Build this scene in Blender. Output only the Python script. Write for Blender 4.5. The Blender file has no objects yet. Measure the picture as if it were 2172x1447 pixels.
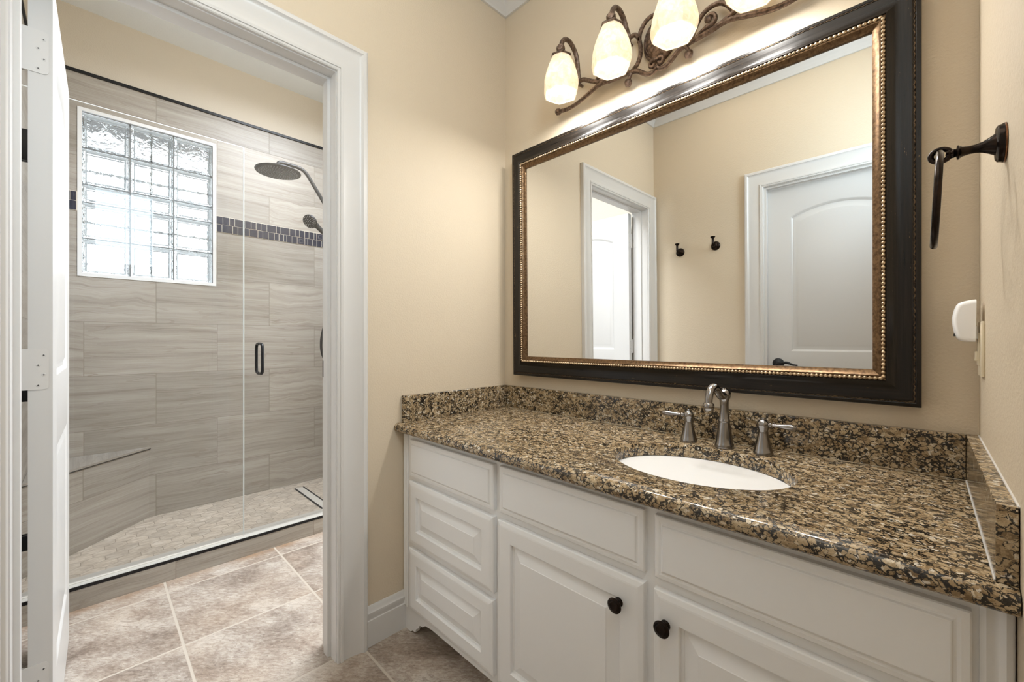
import bpy, bmesh, math, random
from mathutils import Vector, Matrix
random.seed(7)
S = bpy.context.scene
COL = S.collection
PI = math.pi

# ------------------------------------------------------------------ camera, sky, lights, exposure
cam_d = bpy.data.cameras.new('camera'); cam = bpy.data.objects.new('camera', cam_d); COL.objects.link(cam)
cam.location = (1.453, -1.4217, 1.12)
cam.rotation_euler = (PI/2, 0, math.radians(90) - 0.7903)
cam_d.sensor_width = 36.0; cam_d.lens = 885.4/2172*36
cam_d.shift_y = -2.1/2172; cam_d.clip_start = 0.01
S.camera = cam

W = bpy.data.worlds.new('sky'); S.world = W; W.use_nodes = True
bg = W.node_tree.nodes['Background']
bg.inputs[0].default_value = (0.92, 0.965, 1.0, 1); bg.inputs[1].default_value = 1.5

def area(name, loc, rot, sx, sy, power, color, spread=180):
    l = bpy.data.lights.new(name, 'AREA'); l.shape = 'RECTANGLE'; l.size = sx; l.size_y = sy
    l.energy = power; l.color = color; l.spread = math.radians(spread)
    o = bpy.data.objects.new(name, l); o.location = loc; o.rotation_euler = rot; COL.objects.link(o); return o
# daylight entering by the glass block window (portal samples the sky)
p = area('window_portal', (-2.03, -1.154, 1.949), (0, -PI/2, 0), 0.94, 0.63, 1.0, (1, 1, 1))
p.data.cycles.is_portal = True
# unseen fill lights added under the ceilings of the two rooms (above the frame)
area('ceiling_fill', (0.85, -1.05, 2.765), (0, 0, 0), 1.1, 0.9, 5, (1.0, 0.86, 0.68))
# cool fill light added at the right wall, beside the camera (out of view)
area('side_fill', (1.535, -1.20, 2.15), (0, PI/2, 0), 0.8, 0.5, 15, (0.72, 0.88, 1.0))
area('ceiling_fill_shower_room', (-0.62, -0.20, 2.96), (0, 0, 0), 0.8, 0.9, 62, (0.86, 0.92, 1.0), 165)  # unseen fill added to brighten the shower room
area('bath_end_fill', (-0.70, 1.93, 1.45), (-PI/2, 0, 0), 0.9, 1.5, 34, (0.84, 0.92, 1.0))  # unseen cool fill added at the far end of the shower room
BULB = 8.5; LAMP_W = 2.3; LAMP_C = (1.0, .98, .94)

S.view_settings.view_transform = 'Standard'; S.view_settings.look = 'None'
S.view_settings.gamma = 1.0; S.view_settings.use_curve_mapping = False
S.view_settings.exposure = 0.33
S.cycles.use_denoising = True
S.cycles.diffuse_bounces = 8; S.cycles.transparent_max_bounces = 32

# ------------------------------------------------------------------ node helpers
def new_mat(name):
    m = bpy.data.materials.new(name); m.use_nodes = True
    nt = m.node_tree
    for n in list(nt.nodes): nt.nodes.remove(n)
    out = nt.nodes.new('ShaderNodeOutputMaterial')
    b = nt.nodes.new('ShaderNodeBsdfPrincipled'); nt.links.new(b.outputs[0], out.inputs[0])
    return m, nt, b, out
class N:
    def __init__(s, nt): s.nt = nt
    def _set(s, sock, v):
        if isinstance(v, bpy.types.NodeSocket): s.nt.links.new(v, sock)
        elif v is not None:
            if hasattr(sock.default_value, '__len__') and not hasattr(v, '__len__'): v = (v, v, v)
            if hasattr(sock.default_value, '__len__') and len(sock.default_value) == 4 and len(v) == 3: v = (*v, 1)
            sock.default_value = v
    def math(s, op, a, b=None, c=None, clamp=False):
        n = s.nt.nodes.new('ShaderNodeMath'); n.operation = op; n.use_clamp = clamp
        s._set(n.inputs[0], a)
        if b is not None: s._set(n.inputs[1], b)
        if c is not None: s._set(n.inputs[2], c)
        return n.outputs[0]
    def vmath(s, op, a, b=None, out=0):
        n = s.nt.nodes.new('ShaderNodeVectorMath'); n.operation = op
        s._set(n.inputs[0], a)
        if b is not None: s._set(n.inputs[1], b)
        return n.outputs[out]
    def uv(s): return s.nt.nodes.new('ShaderNodeUVMap').outputs[0]
    def obj(s): return s.nt.nodes.new('ShaderNodeTexCoord').outputs['Object']
    def sep(s, v):
        n = s.nt.nodes.new('ShaderNodeSeparateXYZ'); s._set(n.inputs[0], v); return n.outputs
    def comb(s, x, y, z=0.0):
        n = s.nt.nodes.new('ShaderNodeCombineXYZ')
        for i, v in enumerate((x, y, z)): s._set(n.inputs[i], v)
        return n.outputs[0]
    def noise(s, vec, scale=5, detail=2, rough=.5, dist=0.0, out=0):
        n = s.nt.nodes.new('ShaderNodeTexNoise'); s._set(n.inputs['Vector'], vec)
        n.inputs['Scale'].default_value = scale; n.inputs['Detail'].default_value = detail
        n.inputs['Roughness'].default_value = rough; n.inputs['Distortion'].default_value = dist
        return n.outputs[out]
    def voro(s, vec, scale, feature='F1', rand=1.0):
        n = s.nt.nodes.new('ShaderNodeTexVoronoi'); n.feature = feature; s._set(n.inputs['Vector'], vec)
        n.inputs['Scale'].default_value = scale; n.inputs['Randomness'].default_value = rand
        return n
    def ramp(s, f, stops, interp='LINEAR'):
        n = s.nt.nodes.new('ShaderNodeValToRGB'); cr = n.color_ramp; cr.interpolation = interp
        while len(cr.elements) < len(stops): cr.elements.new(0.5)
        for e, (p, c) in zip(cr.elements, stops):
            e.position = p; e.color = (*c, 1) if len(c) == 3 else c
        s._set(n.inputs[0], f); return n.outputs[0]
    def mix(s, f, a, b, mode='MIX'):
        n = s.nt.nodes.new('ShaderNodeMix'); n.data_type = 'RGBA'; n.blend_type = mode
        s._set(n.inputs[0], f); s._set(n.inputs[6], a); s._set(n.inputs[7], b); return n.outputs[2]
    def white(s, v):
        n = s.nt.nodes.new('ShaderNodeTexWhiteNoise'); n.noise_dimensions = '3D'; s._set(n.inputs['Vector'], v); return n.outputs
    def bump(s, h, strength=.2, dist=.01):
        n = s.nt.nodes.new('ShaderNodeBump'); n.inputs['Strength'].default_value = strength
        n.inputs['Distance'].default_value = dist; s._set(n.inputs['Height'], h); return n.outputs[0]
    def link(s, a, b): s.nt.links.new(a, b)

def lin(r, g, b):
    f = lambda c: ((c/255+0.055)/1.055)**2.4 if c > 10 else c/255/12.92
    return (f(r), f(g), f(b))

def simple(name, col, rough=.5, metal=0.0, spec=.5, coat=0.0):
    m, nt, b, o = new_mat(name)
    b.inputs['Base Color'].default_value = (*col, 1); b.inputs['Roughness'].default_value = rough
    b.inputs['Metallic'].default_value = metal; b.inputs['Specular IOR Level'].default_value = spec
    b.inputs['Coat Weight'].default_value = coat
    return m

def m_wall(name, col):
    m, nt, b, o = new_mat(name); n = N(nt); c = n.obj()
    big = n.noise(c, 2.0, 3)
    n.link(n.mix(big, tuple(x*.97 for x in col), tuple(min(1, x*1.03) for x in col)), b.inputs['Base Color'])
    b.inputs['Roughness'].default_value = .55; b.inputs['Specular IOR Level'].default_value = .35
    tx = n.noise(c, 160, 3, .55)
    n.link(n.bump(tx, .35, .0035), b.inputs['Normal'])
    return m

def m_white(name, col, rough=.35):
    m, nt, b, o = new_mat(name); n = N(nt); c = n.obj()
    b.inputs['Base Color'].default_value = (*col, 1); b.inputs['Roughness'].default_value = rough
    n.link(n.bump(n.noise(c, 90, 2), .05, .001), b.inputs['Normal'])
    return m

def m_granite():
    m, nt, b, o = new_mat('granite'); n = N(nt); c = n.obj()
    def warp(v, scale, amt, det=3):
        w = n.vmath('SUBTRACT', n.noise(v, scale, det, .65, out=1), (.5, .5, .5))
        sc = n.vmath('SCALE', w); sc.node.inputs['Scale'].default_value = amt
        return n.vmath('ADD', v, sc)
    st = n.vmath('MULTIPLY', warp(warp(c, 45, .016), 190, .007), (.72, 1.0, 1.0))
    v = n.voro(st, 112); ed = n.voro(st, 112, 'DISTANCE_TO_EDGE')
    v2 = n.voro(st, 210)
    tone = n.math('ADD', n.math('MULTIPLY', n.sep(v.outputs['Color'])[0], .6), n.math('MULTIPLY', n.sep(v2.outputs['Color'])[1], .4))
    tan = n.ramp(tone, [(.05, (.14, .092, .046)), (.3, (.31, .218, .120)), (.55, (.45, .338, .200)), (.78, (.55, .437, .285)), (.95, (.68, .60, .47))])
    fine = n.noise(c, 330, 3, .65)
    tan = n.mix(n.math('MULTIPLY_ADD', fine, 1.6, -.62, True), tan, (.11, .07, .035))
    dk = n.noise(st, 58, 5, .72, .4); dk2 = n.noise(st, 150, 4, .7, .3)
    edge = n.math('LESS_THAN', n.math('SUBTRACT', ed.outputs[0], n.math('MULTIPLY', n.math('SUBTRACT', dk, .44), .9)), 0.03)
    blk = n.math('GREATER_THAN', n.math('ADD', n.math('MULTIPLY', dk, .6), n.math('MULTIPLY', dk2, .4)), .572)
    f = n.math('MAXIMUM', n.math('MULTIPLY', edge, .95), n.math('MULTIPLY', blk, .97))
    patch = n.noise(c, 7, 2)
    grey = n.mix(n.math('MULTIPLY_ADD', patch, 2.2, -1.05, True), (.005, .005, .006), (.026, .024, .024))
    xt = n.math('GREATER_THAN', n.sep(v2.outputs['Color'])[0], .955)
    tan = n.mix(n.math('MULTIPLY', xt, .8), tan, (.70, .66, .58))
    n.link(n.mix(f, tan, grey), b.inputs['Base Color'])
    b.inputs['Roughness'].default_value = .12; b.inputs['Specular IOR Level'].default_value = .5
    return m

def tile_id(n, uv, w, h, u0, v0, offs, grout):
    s = n.sep(uv)
    rv = n.math('DIVIDE', n.math('SUBTRACT', s[1], v0), h)
    row = n.math('FLOOR', rv)
    par = n.math('MODULO', n.math('ABSOLUTE', row), 2.0)
    uu = n.math('SUBTRACT', n.math('SUBTRACT', s[0], u0), n.math('MULTIPLY', par, offs))
    cu = n.math('DIVIDE', uu, w); colm = n.math('FLOOR', cu)
    fu = n.math('SUBTRACT', cu, colm); fv = n.math('SUBTRACT', rv, row)
    du = n.math('MULTIPLY', n.math('MINIMUM', fu, n.math('SUBTRACT', 1.0, fu)), w)
    dv = n.math('MULTIPLY', n.math('MINIMUM', fv, n.math('SUBTRACT', 1.0, fv)), h)
    d = n.math('MINIMUM', du, dv)
    mask = n.math('SUBTRACT', 1.0, n.math('DIVIDE', n.math('SUBTRACT', d, grout*.35), grout*.3, clamp=True))
    rnd = n.white(n.comb(row, colm, 1.7))
    return mask, rnd, s

def m_travertine():
    m, nt, b, o = new_mat('vein_cut_tile'); n = N(nt); uv = n.uv()
    mask, rnd, s = tile_id(n, uv, .62, .308, -1.4485, -.3173, -.311, .0032)
    rc = n.vmath('SCALE', rnd[1]); rc.node.inputs['Scale'].default_value = 7.0
    p = n.vmath('ADD', n.comb(s[0], s[1], 0.0), rc)
    wv = n.noise(n.vmath('MULTIPLY', p, (2.6, 3.2, 1)), 1.4, 3, .5)
    wob = n.math('MULTIPLY', n.math('SUBTRACT', wv, .5), n.math('MULTIPLY_ADD', n.math('GREATER_THAN', rnd[0], .74), .10, .035))
    p2 = n.vmath('ADD', p, n.comb(0.0, wob, 0.0))
    st = n.noise(n.vmath('MULTIPLY', p2, (.8, 14, 1)), 2.0, 4, .55, .1)
    st2 = n.noise(n.vmath('MULTIPLY', p2, (1.6, 80, 1)), 2.0, 4, .62, .15)
    v = n.math('ADD', n.math('MULTIPLY', st, .62), n.math('MULTIPLY', st2, .38))
    col = n.ramp(v, [(.22, lin(116, 108, 99)), (.36, lin(143, 136, 127)), (.46, lin(158, 152, 143)), (.60, lin(171, 166, 158)), (.78, lin(183, 180, 173))])
    vein = n.math('ABSOLUTE', n.math('SUBTRACT', n.noise(n.vmath('MULTIPLY', p2, (.9, 11, 1)), 1.7, 2, .5), .5))
    vf = n.math('MULTIPLY', n.math('LESS_THAN', vein, .010), n.math('MULTIPLY_ADD', n.noise(n.vmath('MULTIPLY', p, (3, 3, 1)), 2.0, 2), 1.4, -.35, True))
    col = n.mix(n.math('MULTIPLY', vf, .7), col, lin(136, 124, 112))
    speck = n.noise(n.vmath('MULTIPLY', p, (60, 190, 1)), 2.0, 3, .6)
    col = n.mix(n.math('MULTIPLY', n.math('GREATER_THAN', speck, .63), .14), col, lin(206, 201, 192))
    br = n.math('MULTIPLY_ADD', rnd[0], .18, .88)
    col = n.mix(1.0, col, n.comb(br, br, br), 'MULTIPLY')
    col = n.mix(mask, col, lin(140, 133, 123))
    n.link(col, b.inputs['Base Color']); b.inputs['Roughness'].default_value = .38
    n.link(n.bump(n.math('SUBTRACT', 1.0, mask), .3, .002), b.inputs['Normal'])
    return m

def m_floor():
    m, nt, b, o = new_mat('stone_floor_tile'); n = N(nt); uv = n.uv()
    mask, rnd, s = tile_id(n, uv, .457, .457, -.02, -.724, 0.0, .0085)
    rc = n.vmath('SCALE', rnd[1]); rc.node.inputs['Scale'].default_value = 9.0
    p = n.vmath('ADD', n.comb(s[0], s[1], 0.0), rc)
    ca, sa = math.cos(.75), math.sin(.75); ps = n.sep(p)
    q = n.comb(n.math('ADD', n.math('MULTIPLY', ps[0], ca), n.math('MULTIPLY', ps[1], sa)), n.math('SUBTRACT', n.math('MULTIPLY', ps[1], ca), n.math('MULTIPLY', ps[0], sa)), 0.0)
    a = n.noise(n.vmath('MULTIPLY', q, (1.0, 1.5, 1)), 3.6, 8, .66, .4)
    f = n.noise(n.vmath('MULTIPLY', q, (1.0, 2.6, 1)), 42, 6, .75, .5)
    v = n.math('ADD', n.math('MULTIPLY', a, .55), n.math('MULTIPLY', f, .45))
    col = n.ramp(v, [(.30, lin(92, 79, 70)), (.40, lin(128, 115, 104)), (.48, lin(160, 148, 137)), (.56, lin(186, 178, 168)), (.68, lin(208, 203, 195))])
    hue = n.noise(p, 3.2, 2)
    col = n.mix(n.math('MULTIPLY_ADD', hue, 1.6, -.62, True), col, n.mix(1.0, col, lin(228, 206, 184), 'MULTIPLY'))
    pit = n.noise(n.vmath('MULTIPLY', q, (1, 2, 1)), 95, 4, .7)
    col = n.mix(n.math('MULTIPLY', n.math('GREATER_THAN', pit, .60), .4), col, lin(92, 83, 77))
    crk = n.math('ABSOLUTE', n.math('SUBTRACT', n.noise(n.vmath('MULTIPLY', q, (.7, 2.2, 1)), 2.6, 4, .6, .5), .5))
    col = n.mix(n.math('MULTIPLY', n.math('LESS_THAN', crk, .0035), .45), col, lin(128, 112, 100))
    stn = n.math('MULTIPLY', n.math('DIVIDE', n.math('SUBTRACT', -.985, s[0]), .05, clamp=True), n.math('MULTIPLY_ADD', n.noise(p, 9, 3), 2.0, -.35, True))
    col = n.mix(n.math('MULTIPLY', stn, .75), col, lin(140, 106, 72))
    col = n.mix(mask, col, lin(186, 176, 163))
    n.link(col, b.inputs['Base Color']); b.inputs['Roughness'].default_value = .5
    h = n.math('MULTIPLY', n.math('SUBTRACT', 1.0, mask), n.math('MULTIPLY_ADD', f, .35, .65))
    n.link(n.bump(h, .4, .003), b.inputs['Normal'])
    return m

def m_hex(size=.085):
    m, nt, b, o = new_mat('hexagon_marble'); n = N(nt); uv = n.uv()
    su = n.sep(uv)
    p = n.vmath('DIVIDE', n.comb(su[1], su[0], 0.0), (size, size*.95, 1))
    p = n.vmath('ADD', p, (200.12, 200.3, 0))
    r = (1.0, 1.7320508, 1.0); h = (.5, .8660254, .5)
    a = n.vmath('SUBTRACT', n.vmath('MODULO', p, r), h)
    bq = n.vmath('SUBTRACT', n.vmath('MODULO', n.vmath('SUBTRACT', p, h), r), h)
    flat = lambda v: n.vmath('MULTIPLY', v, (1, 1, 0))
    a, bq = flat(a), flat(bq)
    la = n.vmath('DOT_PRODUCT', a, a, out=1); lb = n.vmath('DOT_PRODUCT', bq, bq, out=1)
    sel = n.math('LESS_THAN', la, lb)
    gv = n.mix(sel, bq, a)
    ab = n.vmath('ABSOLUTE', gv)
    d = n.math('MAXIMUM', n.sep(ab)[0], n.vmath('DOT_PRODUCT', ab, (.5, .8660254, 0), out=1))
    mask = n.math('DIVIDE', n.math('SUBTRACT', d, .480), .010, clamp=True)
    idv = n.vmath('SUBTRACT', flat(p), gv)
    idv = n.vmath('FLOOR', n.vmath('ADD', n.vmath('MULTIPLY', idv, (2, 1.1547, 0)), (.5, .5, .5)))
    rnd = n.white(idv)
    rc = n.vmath('SCALE', rnd[1]); rc.node.inputs['Scale'].default_value = 5.0
    v = n.noise(n.vmath('MULTIPLY', n.vmath('ADD', uv, rc), (30, 12, 1)), 1.6, 5, .6, .4)
    col = n.ramp(v, [(.3, lin(168, 156, 142)), (.5, lin(196, 185, 170)), (.7, lin(214, 206, 194))])
    br = n.math('MULTIPLY_ADD', rnd[0], .22, .84)
    col = n.mix(1.0, col, n.comb(br, br, br), 'MULTIPLY')
    col = n.mix(mask, col, lin(140, 129, 114))
    n.link(col, b.inputs['Base Color']); b.inputs['Roughness'].default_value = .35
    return m

def m_frame():
    m, nt, b, o = new_mat('distressed_dark_wood'); n = N(nt); uv = n.uv(); c = n.obj()
    st = n.noise(n.vmath('MULTIPLY', uv, (5, 160, 1)), 1.5, 4, .6)
    base = n.ramp(st, [(.3, (.004, .003, .0025)), (.55, (.010, .007, .005)), (.8, (.026, .017, .012))])
    wear = n.noise(n.vmath('MULTIPLY', uv, (14, 90, 1)), 1.3, 5, .75)
    wf = n.math('GREATER_THAN', wear, .675)
    n.link(n.mix(n.math('MULTIPLY', wf, .75), base, (.33, .21, .10)), b.inputs['Base Color'])
    n.link(n.math('MULTIPLY_ADD', st, .22, .20), b.inputs['Roughness'])
    b.inputs['Specular IOR Level'].default_value = .36
    n.link(n.bump(st, .12, .001), b.inputs['Normal'])
    return m

def m_gold(name, c0, c1, rough=.33):
    m, nt, b, o = new_mat(name); n = N(nt); c = n.obj()
    v = n.noise(c, 120, 4, .65)
    n.link(n.ramp(v, [(.35, c0), (.62, c1)]), b.inputs['Base Color'])
    b.inputs['Metallic'].default_value = .75; b.inputs['Roughness'].default_value = rough
    return m

def m_bronze(name, c0, c1, rough=.3, metal=.85, scale=60):
    m, nt, b, o = new_mat(name); n = N(nt); c = n.obj()
    v = n.noise(c, scale, 4, .65)
    n.link(n.ramp(v, [(.4, c0), (.68, c1)]), b.inputs['Base Color'])
    b.inputs['Metallic'].default_value = metal; b.inputs['Roughness'].default_value = rough
    return m

def m_pewter():
    m, nt, b, o = new_mat('brushed_pewter'); n = N(nt); c = n.obj()
    b.inputs['Base Color'].default_value = (.30, .288, .283, 1)
    b.inputs['Metallic'].default_value = 1.0; b.inputs['Roughness'].default_value = .18
    return m

def m_clear_glass(name, tint=(.985, .985, .985)):
    m, nt, b, o = new_mat(name); n = N(nt); nt.nodes.remove(b)
    t = nt.nodes.new('ShaderNodeBsdfTransparent'); t.inputs[0].default_value = (*tint, 1)
    g = nt.nodes.new('ShaderNodeBsdfGlossy'); g.inputs['Roughness'].default_value = 0.0
    fr = nt.nodes.new('ShaderNodeFresnel'); fr.inputs[0].default_value = 1.5
    mx = nt.nodes.new('ShaderNodeMixShader')
    geo = nt.nodes.new('ShaderNodeNewGeometry')
    f = n.math('MULTIPLY', fr.outputs[0], n.math('SUBTRACT', 1.0, geo.outputs['Backfacing']))
    n.link(f, mx.inputs[0]); n.link(t.outputs[0], mx.inputs[1]); n.link(g.outputs[0], mx.inputs[2])
    n.link(mx.outputs[0], o.inputs[0]); return m

def m_glass_block():
    m, nt, b, o = new_mat('wavy_block_glass'); n = N(nt); nt.nodes.remove(b); c = n.obj()
    bp = n.bump(n.math('ADD', n.noise(c, 13, 3, .6, .8), n.math('MULTIPLY', n.noise(c, 60, 2), .10)), .75, .012)
    t = nt.nodes.new('ShaderNodeBsdfTransparent'); t.inputs[0].default_value = (.95, .98, .99, 1)
    rf = nt.nodes.new('ShaderNodeBsdfRefraction'); rf.inputs['IOR'].default_value = 1.45; rf.inputs['Roughness'].default_value = 0.02
    rf.inputs[0].default_value = (.95, .98, .99, 1)
    n.link(bp, rf.inputs['Normal'])
    m1 = nt.nodes.new('ShaderNodeMixShader'); m1.inputs[0].default_value = .82
    n.link(t.outputs[0], m1.inputs[1]); n.link(rf.outputs[0], m1.inputs[2])
    g = nt.nodes.new('ShaderNodeBsdfGlossy'); g.inputs['Roughness'].default_value = .03; n.link(bp, g.inputs['Normal'])
    m2 = nt.nodes.new('ShaderNodeMixShader'); m2.inputs[0].default_value = .06
    n.link(m1.outputs[0], m2.inputs[1]); n.link(g.outputs[0], m2.inputs[2]); n.link(m2.outputs[0], o.inputs[0])
    return m

def m_shade():
    m, nt, b, o = new_mat('alabaster_glass'); n = N(nt); nt.nodes.remove(b); c = n.obj()
    v = n.noise(c, 55, 4, .65, .8)
    col = n.ramp(v, [(.35, (.83, .74, .60)), (.5, (.88, .82, .71)), (.65, (.92, .89, .82))])
    d = nt.nodes.new('ShaderNodeBsdfDiffuse'); n.link(col, d.inputs[0])
    tl = nt.nodes.new('ShaderNodeBsdfTranslucent'); n.link(col, tl.inputs[0])
    tr = nt.nodes.new('ShaderNodeBsdfTransparent'); n.link(col, tr.inputs[0])
    a = nt.nodes.new('ShaderNodeMixShader'); a.inputs[0].default_value = .42
    n.link(d.outputs[0], a.inputs[1]); n.link(tl.outputs[0], a.inputs[2])
    e = nt.nodes.new('ShaderNodeMixShader'); e.inputs[0].default_value = .16
    n.link(a.outputs[0], e.inputs[1]); n.link(tr.outputs[0], e.inputs[2])
    n.link(e.outputs[0], o.inputs[0]); return m

def m_emit(name, col, s):
    m, nt, b, o = new_mat(name); nt.nodes.remove(b)
    e = nt.nodes.new('ShaderNodeEmission'); e.inputs[0].default_value = (*col, 1); e.inputs[1].default_value = s
    nt.links.new(e.outputs[0], o.inputs[0]); return m

M = {}
WALLC = (.62, .53, .405)
M['paint'] = m_wall('tan_paint', WALLC)
M['paint_wet'] = m_wall('tan_paint_shower_room', (.60, .55, .47))
M['ceiling'] = m_wall('ceiling_white', (.80, .80, .79))
M['ceiling_wet'] = m_wall('ceiling_shower_room_white', (.84, .88, .91))
M['trim'] = m_white('white_trim_paint', (.64, .63, .615), .3)
M['door'] = m_white('white_door_paint', (.60, .595, .585), .35)
M['cab'] = m_white('white_cabinet_paint', (.80, .80, .80), .33)
M['granite'] = m_granite()
M['tile'] = m_travertine(); M['floor'] = m_floor(); M['hex'] = m_hex()
M['frame'] = m_frame()
M['gold'] = m_gold('antique_gold', (.075, .040, .018), (.19, .115, .058), .36)
M['beadgold'] = m_gold('bright_bead_gold', (.22, .15, .085), (.62, .47, .31), .28)
M['rub'] = m_gold('rubbed_gold_edge', (.015, .010, .007), (.17, .115, .07), .45)
M['mirror'] = simple('mirror_silver', (.84, .84, .825), 0.0, 1.0)
M['pewter'] = m_pewter()
M['black'] = simple('black_metal', (.008, .008, .009), .28, .3)
M['blackm'] = simple('matte_black_metal', (.007, .008, .010), .42, .25)
M['orb'] = m_bronze('oil_rubbed_bronze', (.012, .008, .006), (.03, .018, .012), .22, .8)
M['copper'] = m_bronze('worn_copper_edge', (.16, .07, .035), (.36, .18, .10), .35, .9)
M['iron'] = m_bronze('antique_bronze_iron', (.085, .056, .041), (.27, .19, .145), .42, .65, 90)
M['shade'] = m_shade()
M['bulb'] = m_emit('bulb_glow', (1.0, .96, .90), BULB)
M['porcelain'] = simple('porcelain', (.70, .705, .705), .06, 0, .5, .3)
M['glass'] = m_clear_glass('shower_glass')
def m_edge():
    m, nt, b, o = new_mat('glass_edge'); nt.nodes.remove(b)
    d = nt.nodes.new('ShaderNodeBsdfDiffuse'); d.inputs[0].default_value = (.85, .88, .88, 1)
    t = nt.nodes.new('ShaderNodeBsdfTranslucent'); t.inputs[0].default_value = (.85, .88, .88, 1)
    x = nt.nodes.new('ShaderNodeMixShader'); nt.links.new(d.outputs[0], x.inputs[1]); nt.links.new(t.outputs[0], x.inputs[2]); nt.links.new(x.outputs[0], o.inputs[0])
    return m
M['glassedge'] = m_edge()
M['block'] = m_glass_block()
M['blockrim'] = simple('block_rim_glass', (.88, .90, .90), .2)
M['mortar'] = simple('grey_mortar', (.20, .22, .23), .8)
M['wframe'] = simple('white_window_trim', (.78, .80, .82), .35)
M['plastic'] = simple('white_plastic', (.85, .85, .86), .3)
M['almond'] = simple('almond_plastic', (.70, .62, .47), .35)
M['rubber'] = simple('pale_nozzle_rubber', (.45, .48, .52), .6)
M['steel'] = simple('drain_tile_insert', (.62, .60, .55), .3)
M['hinge'] = simple('painted_hinge', (.62, .61, .595), .35)
M['screw'] = simple('screw_slot', (.08, .075, .07), .5, .5)
M['dark'] = simple('dark_void', (.02, .02, .02), .8)
M['sill'] = simple('pale_marble_sill', (.50, .485, .45), .3)
M['eave'] = simple('brown_eave_wood', (.03, .026, .024), .8)
M['m_navy'] = simple('mosaic_navy', (.010, .014, .036), .2)
M['m_black'] = simple('mosaic_black', (.012, .011, .012), .3)
M['m_cream'] = simple('mosaic_cream', (.68, .63, .54), .25)
M['m_rose'] = simple('mosaic_rose', (.55, .36, .27), .2, .2)
M['m_glass'] = simple('mosaic_silver', (.55, .56, .56), .1, .4)
def m_swirl():
    m, nt, b, o = new_mat('mosaic_swirl'); n = N(nt); c = n.obj()
    v = n.noise(c, 150, 2, .5, 2.5)
    n.link(n.ramp(v, [(.40, (.015, .02, .05)), (.50, (.50, .50, .50))]), b.inputs['Base Color']); b.inputs['Roughness'].default_value = .1
    return m
M['m_swirl'] = m_swirl()

# ------------------------------------------------------------------ mesh helpers
ROOT = {}
def thing(name, label, cat, loc, group=None, kind=None):
    o = bpy.data.objects.new(name, None); COL.objects.link(o); o.location = loc; o.empty_display_size = .05
    o['label'] = label; o['category'] = cat
    if group: o['group'] = group
    if kind: o['kind'] = kind
    ROOT[o.name] = Vector(loc); return o
def root_of(o):
    while o.parent: o = o.parent
    return o
def boxuv(bm):
    uvl = bm.loops.layers.uv.verify()
    for f in bm.faces:
        n = f.normal; ax = max(range(3), key=lambda i: abs(n[i]))
        for l in f.loops:
            c = l.vert.co
            if ax == 2: l[uvl].uv = (c.x, c.y)
            elif abs(n.x) >= abs(n.y): l[uvl].uv = (c.y, c.z)
            else: l[uvl].uv = (c.x, c.z)
def obj(name, bm, mats, parent=None, smooth=None, uv=True, label=None, cat=None, group=None, kind=None, recalc=True):
    if recalc: bmesh.ops.recalc_face_normals(bm, faces=bm.faces)
    bm.normal_update()
    if uv: boxuv(bm)
    if parent is not None:
        bmesh.ops.translate(bm, vec=-ROOT[root_of(parent).name], verts=bm.verts)
    me = bpy.data.meshes.new(name); bm.to_mesh(me); bm.free()
    for m in (mats if isinstance(mats, (list, tuple)) else [mats]): me.materials.append(M[m] if isinstance(m, str) else m)
    if smooth is not None:
        me.polygons.foreach_set('use_smooth', [True]*len(me.polygons))
        me.set_sharp_from_angle(angle=math.radians(smooth))
    o = bpy.data.objects.new(name, me); COL.objects.link(o)
    if parent is not None: o.parent = parent
    else: ROOT[o.name] = Vector((0, 0, 0))
    if label: o['label'] = label
    if cat: o['category'] = cat
    if group: o['group'] = group
    if kind: o['kind'] = kind
    return o
def struct(name, bm, m, parent=None, smooth=None, label=None, **k):
    return obj(name, bm, m, parent, smooth, kind='structure' if parent is None else None, label=label, **k)
def box(bm, x0, x1, y0, y1, z0, z1, bev=0.0, mi=0, seg=2):
    r = bmesh.ops.create_cube(bm, size=1.0)
    for v in r['verts']:
        v.co = Vector(((x0+x1)/2+v.co.x*(x1-x0), (y0+y1)/2+v.co.y*(y1-y0), (z0+z1)/2+v.co.z*(z1-z0)))
    fs = {f for v in r['verts'] for f in v.link_faces}
    if bev > 0:
        es = {e for v in r['verts'] for e in v.link_edges}
        rb = bmesh.ops.bevel(bm, geom=list(es), offset=bev, segments=seg, affect='EDGES', profile=.5)
        fs = set(rb['faces']) | {f for f in fs if f.is_valid}
    for f in fs:
        if f.is_valid: f.material_index = mi
def B(*a, **k):
    bm = bmesh.new(); box(bm, *a, **k); return bm
def lathe(bm, prof, origin, axis=(0, 0, 1), seg=32, ref=None, mi=0, scale=(1, 1)):
    A = Vector(axis).normalized(); R = Vector(ref) if ref else A.orthogonal(); R = (R-A*R.dot(A)).normalized(); T = A.cross(R); O = Vector(origin)
    rings = []
    for r, h in prof:
        if r < 1e-6: rings.append([bm.verts.new(O+A*h)])
        else: rings.append([bm.verts.new(O+A*h+R*(r*scale[0]*math.cos(2*PI*k/seg))+T*(r*scale[1]*math.sin(2*PI*k/seg))) for k in range(seg)])
    for a, b in zip(rings, rings[1:]):
        if len(a) == 1 and len(b) == 1: continue
        for k in range(seg):
            k2 = (k+1) % seg
            if len(a) == 1: f = bm.faces.new((a[0], b[k2], b[k]))
            elif len(b) == 1: f = bm.faces.new((a[k], a[k2], b[0]))
            else: f = bm.faces.new((a[k], a[k2], b[k2], b[k]))
            f.material_index = mi
    for ring in (rings[0], rings[-1]):
        if len(ring) > 2:
            f = bm.faces.new(ring); f.material_index = mi
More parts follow.
